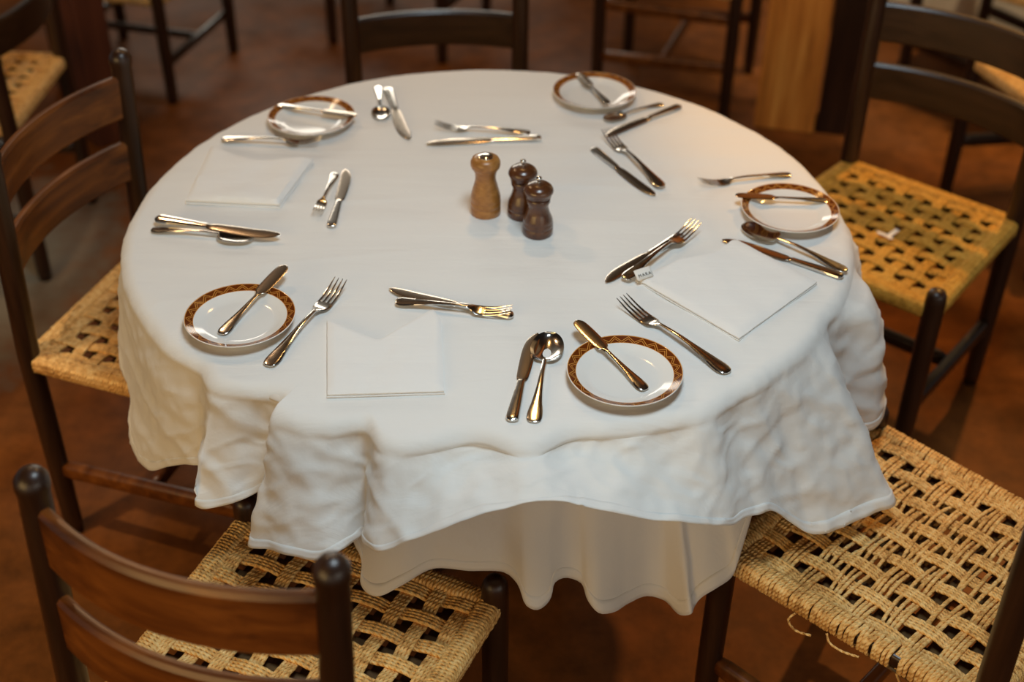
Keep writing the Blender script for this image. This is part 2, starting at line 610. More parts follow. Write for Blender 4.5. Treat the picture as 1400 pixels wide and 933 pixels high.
def make_seat(worn):
    rnd = random.Random(11 if worn else 5)
    key = 'rope'
    bands = []
    for i in range(NFB):
        bands.append(band_mesh('fb', i, worn, rnd).mesh('rope_band', M[key]))
    for i in range(NLR):
        bands.append(band_mesh('lr', i, worn, rnd).mesh('rope_band', M[key]))
    fl, fr, bl, br = (-WF, YF, 0), (WF, YF, 0), (-WB, YB, 0), (WB, YB, 0)
    def sh(p, q, e):
        p, q = np.array(p), np.array(q)
        d_ = (q - p) / np.linalg.norm(q - p)
        return p + d_ * e, q - d_ * e
    wr = []
    a, b = sh(fl, fr, .017); wr.append(wrap_mesh(a, b, (0, -1, 0), worn, rnd).mesh('rope_wrapping', M[key]))
    a, b = sh(bl, br, .017); wr.append(wrap_mesh(a, b, (0, 1, 0), worn, rnd).mesh('rope_wrapping', M[key]))
    a, b = sh(fl, bl, .012); wr.append(wrap_mesh(a, b, (1, 0, 0), worn, rnd, (.685, .715) if worn else None).mesh('rope_wrapping', M[key]))
    a, b = sh(fr, br, .012); wr.append(wrap_mesh(a, b, (-1, 0, 0), worn, rnd).mesh('rope_wrapping', M[key]))
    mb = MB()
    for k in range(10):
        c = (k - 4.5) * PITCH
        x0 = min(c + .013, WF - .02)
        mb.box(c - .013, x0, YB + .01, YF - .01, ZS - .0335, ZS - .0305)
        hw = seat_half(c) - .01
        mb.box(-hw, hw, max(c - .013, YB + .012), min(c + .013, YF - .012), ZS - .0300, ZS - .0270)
    under = mb.mesh('lower_weave', M['rope_shaded'], False)
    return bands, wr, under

SEAT = make_seat(False)

def recolor(me, mat):
    c = me.copy()
    c.materials.clear()
    c.materials.append(mat)
    return c
SEAT_GOLD = ([recolor(m, M['rope_gold']) for m in SEAT[0]], [recolor(m, M['rope_gold']) for m in SEAT[1]], SEAT[2])

def make_chair(label, x, y, heading, lean=0.0, seat=SEAT, dl=0.0, dr=0.0, extra_bar=False, group='ladder back rope chairs', slats='slat_wood'):
    root = link('dining_chair', None, None, (x, y, 0), (0, 0, R(heading - 90)))
    tag(root, label, 'chair', group)
    wd, ws = M['dark_wood'], M[slats]
    for s_, dz in ((-1, dl), (1, dr)):
        link('back_post', leaned_post(s_ * WB, ZT + dz, lean).mesh('back_post', wd), root)
        mb = MB()
        mb.lathe([(.016, 0), (.0185, .03), (.0205, .22), (.0205, ZK - .03), (.0195, ZK - .014), (.015, ZK - .005), (.008, ZK - .001), (.0004, ZK)], 20, (s_ * WF, YF, 0))
        link('front_leg', mb.mesh('front_leg', wd), root)
        link('side_stretcher', bar((s_ * WB, YB + .01, .172), (s_ * WF, YF - .01, .195), .024, .034).mesh('side_stretcher', ws), root)
        if extra_bar and s_ > 0:
            link('side_stretcher', bar((s_ * WB, YB + .01, .345), (s_ * WF, YF - .01, .352), .024, .034).mesh('side_stretcher', ws), root)
    xm = (WB + WF) / 2
    link('cross_stretcher', bar((-xm + .005, 0, .184), (xm - .005, 0, .184), .022, .032).mesh('cross_stretcher', ws), root)
    for z0, z1, sg in ((.748, .836, .046), (.612, .698, .043)):
        o = link('slat', arc_slat(z0, z1, sg, lean).mesh('slat', ws, sharp=30), root)
        if dl or dr:
            o.rotation_euler = (0, math.atan2(dl - dr, 2 * WB), 0)
            mid = (z0 + z1) / 2
            o.location = (-mid * math.sin(o.rotation_euler[1]), 0, mid * (1 - math.cos(o.rotation_euler[1])))
    rails = [((-WF, YF), (WF, YF)), ((-WB, YB), (WB, YB)), ((-WF, YF), (-WB, YB)), ((WF, YF), (WB, YB))]
    for (a, b), off in zip(rails, ((0, -.004), (0, .004), (.004, 0), (-.004, 0))):
        rail = link('seat_rail', bar((a[0] + off[0], a[1] + off[1], ZS - .0185), (b[0] + off[0], b[1] + off[1], ZS - .0185), .026, .024).mesh('seat_rail', wd), root)
    for me in seat[1]:
        o = link('rope_wrapping', me, root)
        o['kind'] = 'stuff'
    for me in seat[0]:
        link('rope_band', me, root)
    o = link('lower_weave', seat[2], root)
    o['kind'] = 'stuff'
    return root

SEAT_WORN = make_seat(True)
make_chair('ladder back rope seat chair nearest the camera at lower left, back turned to viewer', -.2595, -.6877, 67.06, -.073, SEAT, -.010, .010)
make_chair('dark ladder back chair at left side of the table, facing right', -.582, .1271, -17.88, -.06)
chC = make_chair('chair at lower right with frayed loosened rope seat and cloth corner on it', .6764, -.4685, 136.13, -.02, SEAT_WORN)
make_chair('golden rope seat chair at the right rear beside the timber post', .8375, .4908, 230.17, 0.0, SEAT_GOLD, slats='shaded_slat')
chE = make_chair('dark ladder back chair behind the far edge of the table, facing the viewer', -.1228, .790, -83.9, 0.0, slats='shaded_slat')
make_chair('chair with two side rungs behind the far right plate', .572, 2.106, -19.0, 0.0, SEAT, extra_bar=True, group='chairs of the neighbouring tables')

def more(label, x, y, heading, src=chE):
    c = copy_tree(src)
    c.location, c.rotation_euler = (x, y, 0), (0, 0, R(heading - 90))
    c['label'], c['group'] = label, 'chairs of the neighbouring tables'
    return c
more('blurred yellow rope seat chair in the top left corner, behind the left chair', -1.385, 1.13, 178)
more('blurred low dark chair right of the slim reddish post at top left', -1.211, 2.221, 75).scale = (1, 1, .78)
more('blurred dark chair whose legs show behind the far chair back', -.331, 2.576, 248.3)
gold = more('blurred yellow rope seat chair at the right picture edge, seen between back slats', 1.55, 1.23, 197)
more('blurred dark chair against the beige wall at top right', 1.62, 2.05, 130)

# loose rope ends hanging from the frayed seat
rnd = random.Random(3)
def loose(pts, r_=.0024):
    P = []
    for i in range(len(pts) - 1):
        p0 = Vector(pts[max(i - 1, 0)]); p1 = Vector(pts[i]); p2 = Vector(pts[i + 1]); p3 = Vector(pts[min(i + 2, len(pts) - 1)])
        for k in range(8):
            t = k / 8
            P.append(tuple(.5 * ((2 * p1) + (p2 - p0) * t + (2 * p0 - 5 * p1 + 4 * p2 - p3) * t * t + (3 * p1 - p0 - 3 * p2 + p3) * t ** 3)))
    P.append(tuple(pts[-1]))
    mb = MB(); mb.tube(P, r_, 6, twist=.0105)
    return mb
for pts in [[(-WF - .010, .075, ZS - .030), (-WF - .017, .080, ZS - .044), (-WF - .016, .066, ZS - .056), (-WF - .013, .042, ZS - .050)],
            [(-WF - .010, .02, ZS - .030), (-WF - .014, .010, ZS - .040), (-WF - .012, -.01, ZS - .043), (-WF - .010, -.035, ZS - .036)],
            [(-WB - .010, -.085, ZS - .030), (-WB - .012, -.092, ZS - .042), (-WB - .012, -.098, ZS - .050)]]:
    link('rope_end', loose(pts, .0019).mesh('rope_end', M['rope']), chC)

# scrap of paper on the golden seat
mb = MB()
for ang, ln in ((.7, .030), (2.75, .024), (-1.5, .018)):
    c_, s_ = math.cos(ang), math.sin(ang)
    pts = [(0 - s_ * .005, 0 + c_ * .005, .001), (s_ * .005, -c_ * .005, .001), (ln * c_ + s_ * .005, ln * s_ - c_ * .005, .006), (ln * c_ - s_ * .005, ln * s_ + c_ * .005, .006)]
    mb.add(pts + [(x, y, z + .0012) for x, y, z in pts], [(3, 2, 1, 0), (4, 5, 6, 7), (0, 1, 5, 4), (1, 2, 6, 5), (2, 3, 7, 6), (3, 0, 4, 7)])
tag(link('paper_scrap', mb.mesh('paper_scrap', M['paper'], False), None, (.832, .439, ZS + .0005)), 'small torn white paper scrap lying on the golden rope seat', 'paper')

# ------------------------------------------------------------------ table
tb = link('round_table', None, None, (0, 0, 0))
tag(tb, 'round pedestal table hidden under the two white cloths', 'table')
mb = MB(); mb.lathe([(.0, .710), (.538, .710), (.545, .714), (.545, .738), (.541, .742), (0, .742)], 96)
link('tabletop', mb.mesh('tabletop', M['dark_wood'], False), tb)
mb = MB(); mb.lathe([(.07, .05), (.06, .12), (.04, .25), (.055, .45), (.045, .6), (.09, .71)], 24)
link('pedestal', mb.mesh('pedestal', M['dark_wood']), tb)
for k in range(4):
    a = R(45 + 90 * k)
    link('leg', bar((0.03 * math.cos(a), .03 * math.sin(a), .09), (.18 * math.cos(a), .18 * math.sin(a), .03), .05, .05).mesh('leg', M['dark_wood']), tb)

UP = [(-215, 0.7, 0.42, 0.85), (-205, 0.66, 0.5, 0.85), (-195, 0.63, 0.55, 0.85), (-185, 0.66, 0.6, 0.85), (-176, 0.62, 0.6, 1), (-169, 0.64, 0.56, 0.9), (-163, 0.632, 0.51, 0.8), (-156.5, 0.64, 0.468, 0.8), (-147.8, 0.64, 0.48, 1), (-141.66, 0.620, 0.5282, 1.00), (-136.23, 0.605, 0.5638, 1.30), (-135.30, 0.598, 0.5658, 1.50), (-130.22, 0.650, 0.5894, 1.00), (-129.96, 0.655, 0.5583, 1.00), (-128.52, 0.652, 0.5588, 1.10), (-126.21, 0.645, 0.5720, 1.40), (-123.59, 0.620, 0.5848, 2.00), (-120.79, 0.597, 0.6135, 2.20), (-119.22, 0.588, 0.6311, 2.20), (-118.98, 0.635, 0.5895, 1.10), (-120.13, 0.662, 0.5478, 0.95), (-116.61, 0.670, 0.5650, 0.90), (-112.78, 0.672, 0.5751, 0.95), (-109.73, 0.664, 0.5726, 1.30), (-107.51, 0.645, 0.5830, 1.80), (-106.37, 0.615, 0.5824, 2.20), (-105.43, 0.606, 0.5882, 2.20), (-104.54, 0.635, 0.6030, 1.20), (-103.21, 0.660, 0.6172, 0.90), (-101.90, 0.668, 0.6204, 0.80), (-100.56, 0.668, 0.6265, 0.85), (-95.31, 0.668, 0.6660, 1.60), (-90.32, 0.664, 0.6925, 2.20), (-87.01, 0.660, 0.7041, 1.60), (-84.91, 0.657, 0.7105, 0.80), (-81.79, 0.656, 0.7114, 1.00), (-78.60, 0.660, 0.7031, 2.00), (-74.29, 0.665, 0.6827, 1.80), (-70.68, 0.668, 0.6630, 1.60), (-63.87, 0.672, 0.6280, 1.30), (-59.39, 0.672, 0.6014, 0.90), (-57.21, 0.666, 0.5863, 0.90), (-55.42, 0.659, 0.5812, 1.10), (-52.51, 0.654, 0.5674, 1.25), (-50.51, 0.659, 0.5651, 1.20), (-47.0, 0.668, 0.525, 1.15), (-44.2, 0.69, 0.492, 1.2), (-42.21, 0.7087, 0.488, 1.1), (-37.16, 0.7344, 0.488, 1.05), (-34.56, 0.7498, 0.488, 1), (-32.78, 0.7611, 0.488, 0.95), (-30.6, 0.735, 0.5, 1), (-28.8, 0.68, 0.52, 1.1), (-27, 0.645, 0.53, 1.3), (-23.5, 0.64, 0.5, 0.6), (-21, 0.690, 0.505, 0.36), (-18.5, 0.698, 0.52, 0.34), (-14, 0.680, 0.55, 0.36), (-8, 0.632, 0.6, 0.8), (0, 0.65, 0.64, 0.85), (10, 0.63, 0.66, 0.85), (20, 0.65, 0.63, 0.85), (30, 0.625, 0.58, 0.85), (42, 0.66, 0.48, 0.85), (55, 0.71, 0.4, 0.85), (68, 0.66, 0.48, 0.85), (80, 0.63, 0.58, 0.85), (92, 0.65, 0.64, 0.85), (105, 0.63, 0.65, 0.85), (120, 0.65, 0.58, 0.85), (133, 0.65, 0.48, 0.85)]
UN = [(-245, .61, .56), (-225, .60, .58), (-200, .595, .60), (-180, .59, .61), (-160, .585, .62), (-140, .58, .63), (-122, .575, .63), (-112, .580, .60), (-108.07, .590, .5427), (-106.58, .600, .5231), (-106.47, .612, .4825), (-105.06, .620, .4755), (-103.43, .622, .4796), (-100.56, .612, .4993), (-96.93, .587, .5131), (-91.83, .577, .5045), (-86.57, .578, .5026), (-84.84, .598, .4984), (-83.82, .620, .4755), (-82.39, .624, .4688), (-80.81, .616, .4760), (-79.91, .602, .4991), (-77.76, .590, .4929), (-75.77, .597, .4832), (-75.15, .615, .4619), (-74.05, .626, .4454), (-72.09, .622, .4344), (-68.54, .604, .4225), (-64.89, .592, .4103), (-62.38, .604, .3984), (-61.8, .630, .3920), (-61.20, .652, .4101), (-59.93, .640, .4068), (-59.13, .642, .4231), (-57.45, .646, .4354), (-54.48, .648, .4429), (-53.28, .645, .4714), (-48, .615, .53), (-44, .590, .55), (-38, .585, .58), (-20, .585, .60), (0, .59, .60), (30, .59, .58), (60, .60, .56), (90, .61, .56)]

def resample(ctrl, per):
    n = len(ctrl)
    A = np.array([(R(c[0]), c[1], c[2], c[3] if len(c) > 3 else 1.35) for c in ctrl])
    ext = np.vstack([A[-2:] - [2 * PI, 0, 0, 0], A, A[:2] + [2 * PI, 0, 0, 0]])
    X = np.column_stack([ext[:, 1] * np.cos(ext[:, 0]), ext[:, 1] * np.sin(ext[:, 0]), ext[:, 2], ext[:, 3], ext[:, 0]])
    out = []
    for i in range(n):
        p0, p1, p2, p3 = X[i + 1], X[i + 2], X[i + 3], X[min(i + 4, len(X) - 1)]
        d_ = np.linalg.norm(p2[:3] - p1[:3])
        k = max(3, int(d_ / per))
        def tk(a, b): return max(np.linalg.norm(a[:3] - b[:3]), 1e-4) ** .5
        t0 = 0; t1 = t0 + tk(p0, p1); t2 = t1 + tk(p1, p2); t3 = t2 + tk(p2, p3)
        for j in range(k):
            t = t1 + (t2 - t1) * j / k
            a1 = (t1 - t) / (t1 - t0) * p0 + (t - t0) / (t1 - t0) * p1
            a2 = (t2 - t) / (t2 - t1) * p1 + (t - t1) / (t2 - t1) * p2
            a3 = (t3 - t) / (t3 - t2) * p2 + (t - t2) / (t3 - t2) * p3
            b1 = (t2 - t) / (t2 - t0) * a1 + (t - t0) / (t2 - t0) * a2
            b2 = (t3 - t) / (t3 - t1) * a2 + (t - t1) / (t3 - t1) * a3
            out.append((t2 - t) / (t2 - t1) * b1 + (t - t1) / (t2 - t1) * b2)
    return np.array(out)

def drape(ctrl, RT, ZT_, per, wrinkle, seed, rad, inset=1.0, disc=True):
    """cloth over the round table: disc, rounded edge, and a skirt lofted to the hem curve"""
    H = resample(ctrl, per)
    n = len(H)
    th = H[:, 4].copy()
    # edge angle: smoothed and monotone
    K = 31
    ker = np.hanning(K + 2)[1:-1]; ker /= ker.sum()
    span = th[-1] + (th[-1] - th[-2]) - th[0]
    lin = np.linspace(0, 2 * PI, n, endpoint=False)
    dev = th - th[0] - lin
    dev = np.convolve(np.concatenate([dev[-K:], dev, dev[:K]]), ker, 'same')[K:-K]
    te = np.maximum.accumulate(th[0] + lin + dev)
    te = te + np.arange(n) * 1e-7
    # the table edge under the cloth: set in further where the cloth falls straight, less under the ridges
    deg = np.degrees((te + PI) % (2 * PI) - PI)
    front = np.clip((deg + 172) / 20, 0, 1) * np.clip((-8 - deg) / 22, 0, 1)
    ins = (.010 + .042 * np.clip((H[:, 3] - .85) / 1.25, 0, 1)) * front * inset
    K2 = 21
    k2 = np.hanning(K2 + 2)[1:-1]; k2 /= k2.sum()
    ins = np.convolve(np.concatenate([ins[-K2:], ins, ins[:K2]]), k2, 'same')[K2:-K2]
    RT = RT - ins
    rows = []
    if disc:
        for q_ in np.linspace(.02, 1, 56):
            r_ = q_ * (RT - rad - .006)
            rows.append(np.column_stack([r_ * np.cos(te), r_ * np.sin(te), np.full(n, ZT_)]))
    nd = len(rows)
    for a in np.linspace(0, PI / 2 * .8, 7):
        r_ = RT - rad + rad * math.sin(a)
        rows.append(np.column_stack([r_ * np.cos(te), r_ * np.sin(te), np.full(n, ZT_ - rad + rad * math.cos(a))]))
    E0 = rows[-1]
    NR = 40
    for j in range(1, NR + 1):
        t = j / NR
        g = t
        ex = H[:, 3]
        rr = (RT - .003) + (np.hypot(H[:, 0], H[:, 1]) - (RT - .003)) * t ** ex
        s_ = t * t * (3 - 2 * t) * .5 + t * .5
        ang_h = np.arctan2(H[:, 1], H[:, 0])
        dang = (ang_h - te + PI) % (2 * PI) - PI
        ang = te + dang * s_
        z = E0[:, 2] + (H[:, 2] - E0[:, 2]) * g
        rows.append(np.column_stack([rr * np.cos(ang), rr * np.sin(ang), z]))
    G = np.array(rows)                       # rows, n, 3
    # wrinkles: push along the surface normal
    du = np.roll(G, -1, 1) - np.roll(G, 1, 1)
    dv = np.gradient(G, axis=0)
    nr = np.cross(du, dv); nr /= np.linalg.norm(nr, axis=2)[:, :, None] + 1e-12
    flip = np.sign((nr[-1] * np.column_stack([G[-1, :, 0], G[-1, :, 1], 0 * G[-1, :, 0]])).sum(1).mean())
    nr *= flip
    off = Vector((seed, seed * 2.3, 0))
    for i in range(G.shape[0]):
        for k in range(n):
            p = Vector(G[i, k])
            if i < nd:
                rr_ = math.hypot(p.x, p.y)
                h = wrinkle * .42 * noise.noise(Vector((p.x * 2.2 + p.y * .8, p.y * 12, 0)) + off) + wrinkle * .22 * noise.noise(Vector((p.x * 5, p.y * 26, 5)) + off) + wrinkle * .08 * noise.noise(Vector((p.x * 14, p.y * 14, 3)) + off)
                for (cx, cy, ca, wd_, hh, half) in CREASES:
                    dd = (p.x - cx) * -math.sin(ca) + (p.y - cy) * math.cos(ca)
                    al = (p.x - cx) * math.cos(ca) + (p.y - cy) * math.sin(ca)
                    if abs(dd) < wd_ and abs(al) < half:
                        h += 1.7 * hh * (1 - abs(dd) / wd_) * (1 - (al / half) ** 2)
                G[i, k] += nr[i, k] * max(h, -.0006)
            else:
                t = min(1, (i - nd) / 14)
                a = noise.noise(p * 9 + off) + .55 * noise.noise(Vector((p.x * 24, p.y * 24, p.z * 40)) + off) + .35 * noise.noise(p * 50 + off)
                rdg = abs(noise.noise(Vector((p.x * 8 + p.z * 9, p.y * 8 - p.z * 5, p.z * 6)) + off))
                r2 = abs(noise.noise(Vector((p.x * 19 - p.z * 16, p.y * 19 + p.z * 14, p.z * 11)) + off))
                h = wrinkle * 1.15 * (a * .95 + 1.6 * (.25 - min(.25, rdg)) * 2 + 1.0 * (.2 - min(.2, r2)) * 2) * t
                G[i, k] += nr[i, k] * h * .8
    return G, te, flip

CREASES = [(.36, .0, R(97), .012, .0012, .42), (-.25, .05, R(8), .014, .0010, .40), (-.1, .22, R(4), .02, .0012, .35), (.05, .12, R(-3), .018, .0012, .3), (-.2, -.12, R(12), .012, .0008, .3), (-.45, .12, R(6), .02, .0015, .2), (.42, -.3, R(60), .012, .001, .25), (-.45, -.25, R(14), .012, .0012, .2)]

def grid_mesh(G, name, mat, flip, close_center=True):
    nr_, n = G.shape[:2]
    vs = [tuple(p) for p in G.reshape(-1, 3)]
    fs = []
    for i in range(nr_ - 1):
        for k in range(n):
            k2 = (k + 1) % n
            q_ = (i * n + k, i * n + k2, (i + 1) * n + k2, (i + 1) * n + k)
            fs.append(q_ if flip < 0 else q_[::-1])
    if close_center:
        c = len(vs)
        vs.append((0, 0, float(G[0, :, 2].mean())))
        for k in range(n):
            q_ = (k, c, (k + 1) % n)
            fs.append(q_ if flip < 0 else q_[::-1])
    me = bpy.data.meshes.new(name)
    me.from_pydata(vs, [], fs)
    me.materials.append(mat)
    me.shade_smooth()
    me.update()
    return me

def hem_mesh(G, name, mat, rows=3, th=.0005):
    n = G.shape[1]
    c = G[-1 - rows:, :, :]
    rad = np.zeros_like(c)
    hyp = np.hypot(c[:, :, 0], c[:, :, 1])
    rad[:, :, 0], rad[:, :, 1] = c[:, :, 0] / hyp, c[:, :, 1] / hyp
    du = np.roll(c, -1, 1) - np.roll(c, 1, 1); dv = np.gradient(c, axis=0)
    nr = np.cross(du, dv); nr /= np.linalg.norm(nr, axis=2)[:, :, None] + 1e-12
    sg = np.sign((nr * rad).sum(2).mean())
    nr *= sg
    outer, inner = c + nr * th, c - nr * th
    mb = MB()
    ring = [outer[i] for i in range(rows + 1)] + [inner[i] for i in reversed(range(rows + 1))]
    m_ = len(ring)
    vs = [tuple(p) for r_ in ring for p in r_]
    fs = []
    for i in range(m_):
        i2 = (i + 1) % m_
        for k in range(n):
            k2 = (k + 1) % n
            fs.append((i * n + k, i2 * n + k, i2 * n + k2, i * n + k2))
    mb.add(vs, fs)
    return mb.mesh(name, mat)

G1, te1, fl1 = drape(UN, .5610, .7455, .007, .0016, 4.0, .012, 0.0)
uc = link('tablecloth', grid_mesh(G1, 'tablecloth', M['under_cloth'], fl1))
tag(uc, 'cream under tablecloth showing as wavy skirt below the upper white cloth', 'tablecloth')
link('hem', hem_mesh(G1, 'hem', M['under_cloth']), uc)
G2, te2, fl2 = drape(UP, .6125, .7515, .006, .0058, 9.0, .026)
tc_ = link('tablecloth', grid_mesh(G2, 'tablecloth', M['cloth'], fl2))
tag(tc_, 'white upper tablecloth draped over the round table with pointed corners', 'tablecloth')
link('hem', hem_mesh(G2, 'hem', M['cloth']), tc_)
TZ = .7520

# ------------------------------------------------------------------ tableware
def plate(label, x, y):
    mb = MB()
    prof = [(.0, .004), (.044, .004), (.0455, 0), (.049, 0), (.052, .004), (.066, .0105), (.0795, .0168), (.0823, .0180), (.0825, .0189), (.0815, .0192), (.0805, .0187), (.069, .0142), (.058, .0090), (.052, .0066), (.047, .0060), (.0, .0058)]
    mb.lathe(prof, 72)
    o = link('side_plate', mb.mesh('side_plate', M['plate']), None, (x, y, TZ))
    return tag(o, label, 'plate', 'side plates with zigzag rims')
PL = {'P1': (.20145, -.44114), 'P2': (-.36393, -.31685), 'P3': (.51077, .01491), 'P4': (-.34384, .34021), 'P5': (.19916, .46331)}
plate('white side plate with brown gold zigzag rim, nearest the front edge', *PL['P1'])
plate('white side plate with brown zigzag rim at left, beside the front left fork', *PL['P2'])
plate('white side plate with brown rim at right, next to the golden rope chair', *PL['P3'])
plate('white side plate with brown rim at rear left of table', *PL['P4'])
plate('white side plate with amber rim at the far right edge of table', *PL['P5'])

def loft(stations, n=14, top=.55):
    """stations: (x, half width, z of the middle, half thickness) lofted along x"""
    mb = MB()
    rings = []
    for x, hw, z, ht in stations:
        rings.append([(x, hw * math.cos(a), z + ht * math.copysign(abs(math.sin(a)) ** top, math.sin(a))) for a in [2 * PI * k / n for k in range(n)]])
    mb.rings(rings)
    return mb

def smooth_st(st, n=5):
    st = np.array(st, float)
    out = []
    for i in range(len(st) - 1):
        p0, p1, p2, p3 = st[max(i - 1, 0)], st[i], st[i + 1], st[min(i + 2, len(st) - 1)]
        for k in range(n):
            t = k / n
            out.append(.5 * (2 * p1 + (p2 - p0) * t + (2 * p0 - 5 * p1 + 4 * p2 - p3) * t * t + (3 * p1 - p0 - 3 * p2 + p3) * t ** 3))
    out.append(st[-1])
    return [tuple(max(v, 1e-4) if j in (1, 3) else v for j, v in enumerate(s_)) for s_ in out]

def handle_st(neck_x, zn):
    return smooth_st([(0, .003, .0030, .0008), (.002, .0070, .0031, .0013), (.007, .0098, .0033, .0016), (.018, .0104, .0040, .0017), (.040, .0075, .0060, .0018), (.070, .0046, .0085, .0019), (.100, .0034, .0100, .0019), (neck_x, .0030, zn, .0018)])
ME = {}
# fork: 0.205 long
ME['fork_handle'] = loft(handle_st(.128, .0090)).mesh('handle', M['steel'], sharp=42)
ME['fork_head'] = loft(smooth_st([(.126, .0031, .0092, .0018), (.134, .0060, .0070, .0014), (.141, .0110, .0048, .0010), (.149, .0122, .0036, .0009), (.157, .0122, .0034, .0009), (.1585, .0118, .0034, .0008)])).mesh('head', M['steel'], sharp=42)
for k in range(4):
    y = (k - 1.5) * .0067
    ME['tine%d' % k] = loft(smooth_st([(.155, .0019, .0034, .0009), (.168, .0018, .0046, .0009), (.182, .0016, .0076, .0009), (.195, .0012, .0118, .0008), (.205, .0005, .0155, .0004)]), 8)
    for i, p in enumerate(ME['tine%d' % k].v):
        ME['tine%d' % k].v[i] = (p[0], p[1] + y * (1 - (p[0] - .155) * 1.2), p[2])
    ME['tine%d' % k] = ME['tine%d' % k].mesh('tine', M['steel'], sharp=42)
# spoon: 0.200 long
ME['spoon_handle'] = loft(handle_st(.132, .0080)).mesh('handle', M['steel'], sharp=42)
mb = MB()
nu, nv = 20, 12
def bowl(u, v, lower):
    a = u * PI                       # 0 neck .. pi tip
    x = .131 + .0345 * (1 - math.cos(a))
    hw = (.0205 * math.sin(a) ** .75) * (1 + .10 * math.cos(a - PI * .35)) + .0028 * (1 - u)
    y = hw * v
    dep = .0085 * math.sin(a) ** .8 * (1 - v * v)
    rim = .0085 - .001 * math.sin(a)
    return (x, y, rim - dep - (.0011 if lower else 0))
for lower in (0, 1):
    vs = [bowl(i / nu, -1 + 2 * j / nv, lower) for i in range(nu + 1) for j in range(nv + 1)]
    fs = []
    for i in range(nu):
        for j in range(nv):
            q_ = (i * (nv + 1) + j, (i + 1) * (nv + 1) + j, (i + 1) * (nv + 1) + j + 1, i * (nv + 1) + j + 1)
            fs.append(q_ if not lower else q_[::-1])
    mb.add(vs, fs)
n1 = (nu + 1) * (nv + 1)
per = [i * (nv + 1) for i in range(nu + 1)] + [nu * (nv + 1) + j for j in range(1, nv + 1)] + [i * (nv + 1) + nv for i in range(nu - 1, -1, -1)] + [j for j in range(nv - 1, 0, -1)]
for a, b in zip(per, per[1:] + per[:1]):
    mb.f.append((a, n1 + a, n1 + b, b)); mb.uv.append(None)
ME['spoon_bowl'] = mb.mesh('bowl', M['steel'], sharp=42)
# dinner knife: 0.207 long
ME['knife_handle'] = loft(smooth_st([(0, .003, .0040, .0015), (.003, .0075, .0040, .0028), (.010, .0092, .0040, .0035), (.045, .0078, .0040, .0034), (.078, .0062, .0040, .0032), (.087, .0060, .0040, .0030)])).mesh('handle', M['steel'], sharp=42)
mb = loft(smooth_st([(.085, .0056, .0040, .0026), (.092, .0062, .0040, .0014), (.100, .0085, .0040, .0010), (.130, .0098, .0040, .0009), (.165, .0102, .0040, .0008), (.185, .0092, .0040, .0007), (.200, .0056, .0040, .0006), (.207, .0008, .0040, .0003)]), 12, 1.0)
mb.v = [(x, y + (max(0, x - .15) / .057) ** 2 * .0062, z) for x, y, z in mb.v]
ME['knife_blade'] = mb.mesh('blade', M['blade'], sharp=42)
# butter knife: 0.168 long, flat rounded blade
ME['butter_handle'] = loft(smooth_st([(0, .003, .0022, .0008), (.002, .0066, .0024, .0012), (.008, .0088, .0026, .0016), (.020, .0082, .0028, .0017), (.045, .0052, .0032, .0018), (.075, .0034, .0034, .0018), (.092, .0030, .0034, .0018)])).mesh('handle', M['steel'], sharp=42)
ME['butter_blade'] = loft(smooth_st([(.090, .0031, .0034, .0018), (.097, .0052, .0034, .0012), (.102, .0092, .0034, .0009), (.120, .0104, .0034, .0008), (.145, .0104, .0034, .0008), (.160, .0088, .0034, .0007), (.166, .0050, .0034, .0006), (.168, .0010, .0034, .0003)]), 12, 1.0).mesh('blade', M['blade'], sharp=42)
KINDS = {'fork': ('table_fork', .205, [('handle', 'fork_handle'), ('head', 'fork_head')] + [('tine', 'tine%d' % k) for k in range(4)], 'fork'),
         'spoon': ('table_spoon', .200, [('handle', 'spoon_handle'), ('bowl', 'spoon_bowl')], 'spoon'),
         'knife': ('table_knife', .207, [('handle', 'knife_handle'), ('blade', 'knife_blade')], 'knife'),
         'butter': ('butter_knife', .168, [('handle', 'butter_handle'), ('blade', 'butter_blade')], 'knife')}
GR = {'fork': 'table forks', 'spoon': 'table spoons', 'knife': 'table knives', 'butter': 'butter knives on the side plates'}
def cutlery(kind, h, t, label, z=0.0, roll=0.0, pitch=0.0, mirror=1):
    name, L, parts, cat = KINDS[kind]
    d_ = Vector((t[0] - h[0], t[1] - h[1]))
    root = link(name, None, None, (h[0], h[1], TZ + z), (roll, -pitch, math.atan2(d_.y, d_.x)))
    s_ = d_.length / L
    root.scale = (s_, s_ * mirror, s_)
    tag(root, label, cat, GR[kind])
    for pn, mk in parts:
        link(pn, ME[mk], root)
    return root

PR = .0125
cutlery('butter', (.2287, -.4746), (.1353, -.3283), 'butter knife on the nearest side plate, blade over the rim', .0065, 0, .075)
cutlery('fork', (.3517, -.4258), (.2085, -.2544), 'single fork right of the nearest side plate')
cutlery('knife', (.0420, -.5395), (.0735, -.3348), 'knife beside a spoon left of the nearest side plate', mirror=-1)
cutlery('spoon', (.0717, -.5406), (.0980, -.3382), 'spoon with polished bowl between knife and nearest side plate')
cutlery('knife', (.3220, -.0519), (.1834, -.1943), 'knife lying under a fork by the napkin tag')
cutlery('fork', (.2167, -.1957), (.3457, -.0352), 'fork resting on a knife by the napkin tag', .0062, R(5))
cutlery('knife', (.5651, -.1745), (.3900, -.0620), 'knife partly covered by the right napkin')
cutlery('spoon', (.5739, -.1596), (.4270, -.0250), 'spoon between the right napkin and the right side plate', .0015)
cutlery('butter', (.5823, .0441), (.4219, .0506), 'butter knife across the right side plate', .0125, 0, .03)
cutlery('fork', (.5386, .1589), (.3671, .1156), 'fork just behind the right side plate')
cutlery('butter', (.2230, .4040), (.1698, .5391), 'butter knife on the far right side plate', .0165)
